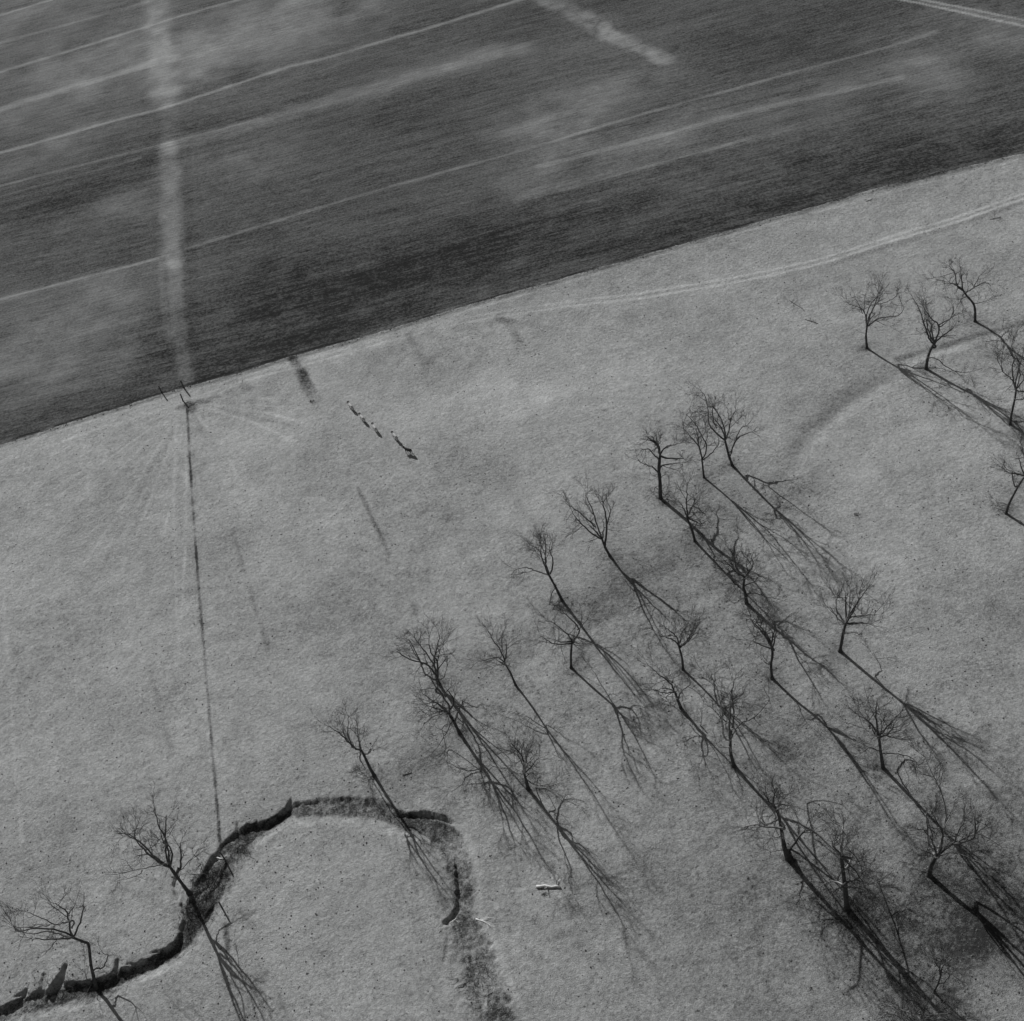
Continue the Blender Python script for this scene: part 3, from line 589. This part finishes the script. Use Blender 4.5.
 dict(label='leaning bare tree at lower left, trunk kinked left, rising from the dark creek cut', T=[(93.7,985),(91,965),(88.6,945),(84,942),(73,937.5)],
      L=[[(73,937.5),(64,936),(51.6,933),(31,933),(17,929.7)],[(73,937.5),(72,928),(69,914),(59.4,906),(50,901.6)],[(69,914),(75,903)],[(71,921),(59.4,923),(50,925),(36,917),(23.4,911)],[(50,925),(31,924),(12,924)],[(93,972),(97,970),(103,969),(108,956),(104,954)],[(93,982),(88,980),(85,967)],[(64,936),(55,939)]], r=.3, rt=.2, d=.45, q=0),
 dict(label='thin young bare tree at the lower right between two great shadows', kind='bare_sapling', T=[(934,993),(938,984),(941,975)],
      L=[[(941,975),(946.6,964),(954.5,957.8)],[(941,975),(940.7,966),(938,958)],[(938,984),(946,978),(952,974)]], r=.16, d=.7),
 dict(label='bare tree whose pale twig tips just enter the bottom edge of the picture', T=[(926,1052),(924,1035),(922,1024)],
      L=[[(922,1024),(912,1015),(899,1008)],[(922,1024),(935,1017),(948,1014)],[(922,1024),(905,1018),(885,1016)],[(922,1024),(921,1010),(917,998)],[(922,1024),(940,1022),(962,1020)]], r=.36),
]
for idx, s in enumerate(TREES): build_tree(s, idx)

# ------------------------------------------------------------------ cows
def make_cow(dark):
    V = [(-.75, 0, 1.05, .36, .40), (-.35, 0, 1.02, .36, .42), (.1, 0, 1.0, .38, .45), (.55, 0, 1.08, .32, .40), (.9, 0, 1.25, .19, .24), (1.15, 0, 1.38, .15, .18), (1.38, 0, 1.2, .12, .13), (1.55, 0, 1.06, .09, .09)]
    E = [(i, i+1) for i in range(7)]
    def leg(root, pts):
        prev = root
        for p in pts:
            V.append(p); E.append((prev, len(V)-1)); prev = len(V)-1
    for s in (-1, 1):
        leg(0, [(-.72, s*.22, .78, .17, .2), (-.86, s*.22, .5, .09, .1), (-.78, s*.22, .22, .06, .06), (-.74, s*.22, .03, .07, .07)])
        leg(3, [(.52, s*.2, .72, .13, .15), (.55, s*.2, .42, .08, .08), (.53, s*.2, .2, .055, .055), (.56, s*.2, .03, .07, .07)])
    leg(0, [(-1.08, 0, 1.2, .05, .05), (-1.16, 0, .8, .03, .03), (-1.15, 0, .45, .05, .05)])
    me = bpy.data.meshes.new('body'); me.from_pydata([v[:3] for v in V], E, [])
    ob = bpy.data.objects.new('body', me)
    sk = ob.modifiers.new('Skin', 'SKIN'); ss = ob.modifiers.new('Subsurf', 'SUBSURF'); ss.levels = 1; ss.render_levels = 2
    lay = me.skin_vertices[0] if len(me.skin_vertices) else None
    return ob, V
def cow(head, tail, dark, label, name='cow'):
    a = G(*head, 1.2); b = G(*tail, 1.1); c = (a+b)/2; d = a-b; ang = math.atan2(d.y, d.x)
    root = empty(name, (c.x, c.y, hz(c.x, c.y))); root.rotation_euler = (0, 0, ang)
    tag(root, label, 'cow', 'cattle walking in a loose file')
    mb = MB()
    # trunk of the animal: one lofted surface nose to rump, legs grown from it
    prof = [(-1.0, 1.12, .10, .12), (-.96, 1.08, .26, .30), (-.7, 1.05, .33, .38), (-.3, 1.0, .35, .42), (.1, .98, .37, .45), (.5, 1.02, .31, .41), (.75, 1.12, .22, .31), (.98, 1.24, .15, .2), (1.15, 1.34, .13, .16), (1.32, 1.24, .12, .14), (1.48, 1.1, .09, .10), (1.58, 1.03, .07, .07)]
    n = 12
    for (x, z, ry, rz) in prof:
        ry *= .85 if x < .95 else 1.7; z += .12 if x > .9 else 0
        for j in range(n):
            t = 2*math.pi*j/n; mb.v.append(Vector((x, math.cos(t)*ry, z+math.sin(t)*rz)))
    for i in range(len(prof)-1):
        for j in range(n):
            q = i*n; mb.f.append((q+j, q+(j+1) % n, q+n+(j+1) % n, q+n+j))
    mb.f.append(tuple(range(n))[::-1]); mb.f.append(tuple((len(prof)-1)*n+j for j in range(n))); mb.n = len(prof)*n
    for s in (-1, 1):
        mb.tube([Vector(p) for p in [(-.72, s*.16, 1.0), (-.74, s*.22, .76), (-.86, s*.22, .5), (-.79, s*.22, .24), (-.75, s*.22, 0)]], [.2, .16, .085, .06, .075], 7)
        mb.tube([Vector(p) for p in [(.52, s*.14, .95), (.52, s*.2, .7), (.55, s*.2, .42), (.53, s*.2, .2), (.56, s*.2, 0)]], [.17, .13, .08, .055, .07], 7)
    mb.tube([Vector(p) for p in [(-.95, 0, 1.25), (-1.1, 0, 1.1), (-1.14, 0, .75), (-1.12, 0, .42)]], [.05, .035, .025, .05], 5)
    body = mb.build('body', M_COWD if dark else M_COWP, root)
    hd = MB()
    for s in (-1, 1):
        hd.tube([Vector((1.12, s*.1, 1.42)), Vector((1.1, s*.22, 1.44)), Vector((1.07, s*.33, 1.38))], [.03, .07, .02], 5)
    hd.build('ears', M_HIDE_D, root)
    return root
def cow_mat(name, dark):
    mt = bpy.data.materials.new(name); mt.use_nodes = True; nt = mt.node_tree; b = nt.nodes['Principled BSDF']; b.inputs['Roughness'].default_value = .75
    tc = nt.nodes.new('ShaderNodeTexCoord'); sx = nt.nodes.new('ShaderNodeSeparateXYZ'); nz = nt.nodes.new('ShaderNodeTexNoise'); nz.inputs['Scale'].default_value = 5
    nt.links.new(tc.outputs['Object'], sx.inputs[0]); nt.links.new(tc.outputs['Object'], nz.inputs['Vector'])
    ad = nt.nodes.new('ShaderNodeMath'); ad.operation = 'ADD'; nt.links.new(sx.outputs[0], ad.inputs[0]); nt.links.new(nz.outputs[0], ad.inputs[1])
    rp = nt.nodes.new('ShaderNodeValToRGB'); rp.color_ramp.elements[0].color = grey(.55 if not dark else .05); rp.color_ramp.elements[1].color = grey(.03)
    mr = nt.nodes.new('ShaderNodeMapRange'); mr.inputs['From Min'].default_value = 1.25; mr.inputs['From Max'].default_value = 1.4
    nt.links.new(ad.outputs[0], mr.inputs['Value']); nt.links.new(mr.outputs[0], rp.inputs[0]); nt.links.new(rp.outputs[0], b.inputs['Base Color'])
    return mt
M_COWP = cow_mat('pale_cow_hide', False); M_COWD = cow_mat('dark_cow_hide', True)
cow((347.3, 401.5), (353, 408), False, 'pale-backed cow with dark head, farthest of the file, nearest the field edge', 'cow')
cow((358.8, 413.1), (364.4, 419.6), False, 'pale-backed cow with dark head, second from the field edge in the file')
cow((371.8, 422.9), (376.6, 430), False, 'pale-backed cow with dark head, just before the gap in the file')
cow((391.5, 431.7), (397.4, 438.2), False, 'pale-backed cow with dark head, just after the gap, beside the dark cow')
cow((402.3, 446.6), (412.3, 450), True, 'dark cow standing side on at the near end of the file')

# ------------------------------------------------------------------ posts, logs, fallen branches, stones
def post(px, py, h, r, label, lean=(0, 0), cap=False):
    g = G(px, py); z = hz(g.x, g.y); mb = MB(); rng = random.Random(int(px*7))
    pts = [Vector((g.x+lean[0]*t, g.y+lean[1]*t, z-.4+(h+.4)*t)) for t in (0, .2, .4, .6, .8, .97, 1)]
    mb.tube(pts, [r*1.1, r*1.05, r, r*.97, r*.95, r*.9, r*.55], 9)
    o = mb.build('fence_post', M_POST, None, Vector((g.x, g.y, z)))
    tag(o, label, 'fence post'); return o
post(162, 393, 2.3, .16, 'wooden post left of the gateway, on the edge of the ploughed field')
post(184, 388, 2.3, .2, 'stout wooden gatepost on the field edge where the pale strip ends')
post(183, 401, 2.2, .17, 'wooden post at the top of the thin dark line, where cow paths meet', lean=(.15, 0))
post(224, 858, 2.1, .14, 'wooden post on the upper side of the creek near the large bank tree', lean=(-.1, .1))
post(222, 908, 2.1, .14, 'wooden post on the lower side of the creek, right of the bank tree', lean=(.1, .1))

def log(name, p, q, r, m_, label, cat, stubs=0, seed=1, z=.0):
    rng = random.Random(seed); a = G(*p); b = G(*q); a.z = hz(a.x, a.y)+r*.7+z; b.z = hz(b.x, b.y)+r*.7+z
    n = 6; pts = [a.lerp(b, i/n)+Vector((rng.uniform(-.5, .5), rng.uniform(-.5, .5), rng.uniform(-.1, .2)))*r*.9 for i in range(n+1)]
    mb = MB(); mb.tube(pts, [r*(1.1-.35*i/n)*rng.uniform(.85, 1.1) for i in range(n+1)], 8)
    o = a.copy()
    if stubs:
        root = empty(name, o); tag(root, label, cat); mb.build('stem', m_, root, o); tb = MB()
        for _ in range(stubs):
            i = rng.randint(1, n-1); d = rdir(rng); d.z = abs(d.z)*.35
            grow(tb, rng, pts[i], d, rng.uniform(.8, 2.2), r*.45, 1, o.z-.3)
        tb.build('twigs', m_, root, o, smooth=False); return root
    ob = mb.build(name, m_, None, o); tag(ob, label, cat); return ob
log('log', (537, 887), (560, 888), .21, M_LOG, 'pale bleached log lying on open pasture below the tree stand', 'log', stubs=2, seed=4)
log('fallen_branch', (402, 774), (411, 771), .06, M_DARKWOOD, 'short dark piece of branch lying above the creek bend', 'branch', stubs=7, seed=6)
log('fallen_branch', (789, 300), (803, 309), .06, M_TWIG, 'thin fallen branch on pasture below the wheel tracks, upper of two', 'branch', stubs=5, seed=7)
log('fallen_branch', (805, 319), (818, 323), .07, M_TWIG, 'thin fallen branch on pasture below the wheel tracks, lower of two', 'branch', stubs=5, seed=8)
log('fallen_branch', (990, 219), (1001, 217), .05, M_TWIG, 'twiggy fallen branch just below the wheel tracks at the right edge', 'branch', stubs=8, seed=9)
log('fallen_branch', (225, 862), (205, 900), .1, M_DARKWOOD, 'dark dead branch lying along the creek bed by the bank tree', 'branch', stubs=6, seed=10)
log('fallen_branch', (216, 856), (223, 859), .12, M_LOG, 'short pale branch caught on the creek bank above the bank tree', 'branch', stubs=3, seed=11)
log('fallen_branch', (447, 922), (456, 918), .13, M_LOG, 'short pale branch lying where the creek bed narrows', 'branch', stubs=2, seed=12)
log('fallen_branch', (476, 919), (487, 923), .12, M_LOG, 'pale stick on the right bank of the lower creek', 'branch', stubs=2, seed=13)
log('fallen_branch', (866, 201), (872, 199), .05, M_TWIG, 'small fallen branch close to the ploughed field edge at upper right', 'branch', stubs=5, seed=14)

def bush(px, py, r, label, seed):
    rng = random.Random(seed); g = G(px, py); g.z = hz(g.x, g.y); mb = MB()
    for _ in range(22):
        d = rdir(rng); d.z = abs(d.z)*.8; a = rng.uniform(0, 6.28); o = g+Vector((math.cos(a), math.sin(a), 0))*r*rng.uniform(.3, .9)
        grow(mb, rng, o, d, r*rng.uniform(.5, 1), .03, 1, g.z-.3)
    tag(mb.build('bush', M_DARKWOOD, None, g, smooth=False), label, 'bush')
bush(856, 514, .55, 'low ring-shaped dark bush alone on the open pasture', 1)
bush(544, 895, .35, 'tiny dark clump just below the pale log', 3)
bush(312, 401, .6, 'small dark bush at the foot of the dark damp streak', 2)

# brush and roots tangled along the creek by the bank tree
rng = random.Random(88); mb = MB()
for (px, py, sx, sy, n) in [(205, 885, 14, 22, 170), (238, 845, 12, 10, 60), (190, 915, 10, 14, 60), (120, 975, 20, 7, 30), (60, 985, 25, 9, 40), (475, 985, 14, 25, 30)]:
    for _ in range(n):
        g = G(rng.gauss(px, sx*.6), rng.gauss(py, sy*.6)); g.z = hz(g.x, g.y)+.05; d = rdir(rng); d.z = abs(d.z)*.5
        grow(mb, rng, g, d, rng.uniform(.6, 2.0), rng.uniform(.02, .05), 1, g.z-.3)
tag(mb.build('brush', M_DARKWOOD, None, Vector((0, 0, 0)), smooth=False), 'tangle of dark brush and roots along the creek bed', 'brush', kind='stuff')

# dry weed tufts over the pasture, clods along the field edge
def scatter(name, n, region, rfun, m_, label, cat, seed, fdlim):
    rs = np.random.RandomState(seed); pts = []
    px = rs.uniform(region[0], region[2], n); py = rs.uniform(region[1], region[3], n)
    gs = np.array([[*G(a, b)][:2] for a, b in zip(px, py)])
    fdv = field_dist(gs[:, 0], gs[:, 1]); nz = fbm(gs[:, 0], gs[:, 1], 25, 61, 3)
    keep = (fdv < fdlim) & (rs.rand(n) < .5+nz*1.1)
    gs = gs[keep]; zs = height(gs[:, 0], gs[:, 1]); rng = random.Random(seed); mb = MB()
    for (x, y), z in zip(gs, zs): mb.lump((x, y, z), rfun(rng), rng, flat=rng.uniform(.5, .9), n=5)
    tag(mb.build(name, m_, None, Vector((0, 0, 0)), smooth=False), label, cat, kind='stuff')
scatter('weed_tufts', 30000, (-60, 130, 1090, 1090), lambda r: .05+.15*r.random()**3, M_WEED, 'small dark tufts of dry weeds dotted over the pasture', 'weeds', 12, -1.2)
rs = random.Random(71); mb = MB(); ge = []
P = smooth(BP, 10); L_ = np.concatenate([[0], np.cumsum(np.hypot(*(P[1:]-P[:-1]).T))])
for _ in range(2600):
    t = rs.uniform(0, L_[-1]); x = np.interp(t, L_, P[:, 0])+rs.gauss(0, .35); y = np.interp(t, L_, P[:, 1])+rs.gauss(.2, .4)
    if -190 < x < 200: ge.append((x, y))
ge = np.array(ge); zs = height(ge[:, 0], ge[:, 1])
for (x, y), z in zip(ge, zs): mb.lump((x, y, z), .07+.17*rs.random()**3, rs, n=5)
tag(mb.build('clods', M_CLOD, None, Vector((0, 0, 0)), smooth=False), 'rough clods and weeds along the edge of the ploughed field', 'clods', kind='stuff')
print('objects', len(bpy.data.objects), 'verts', len(me.vertices))
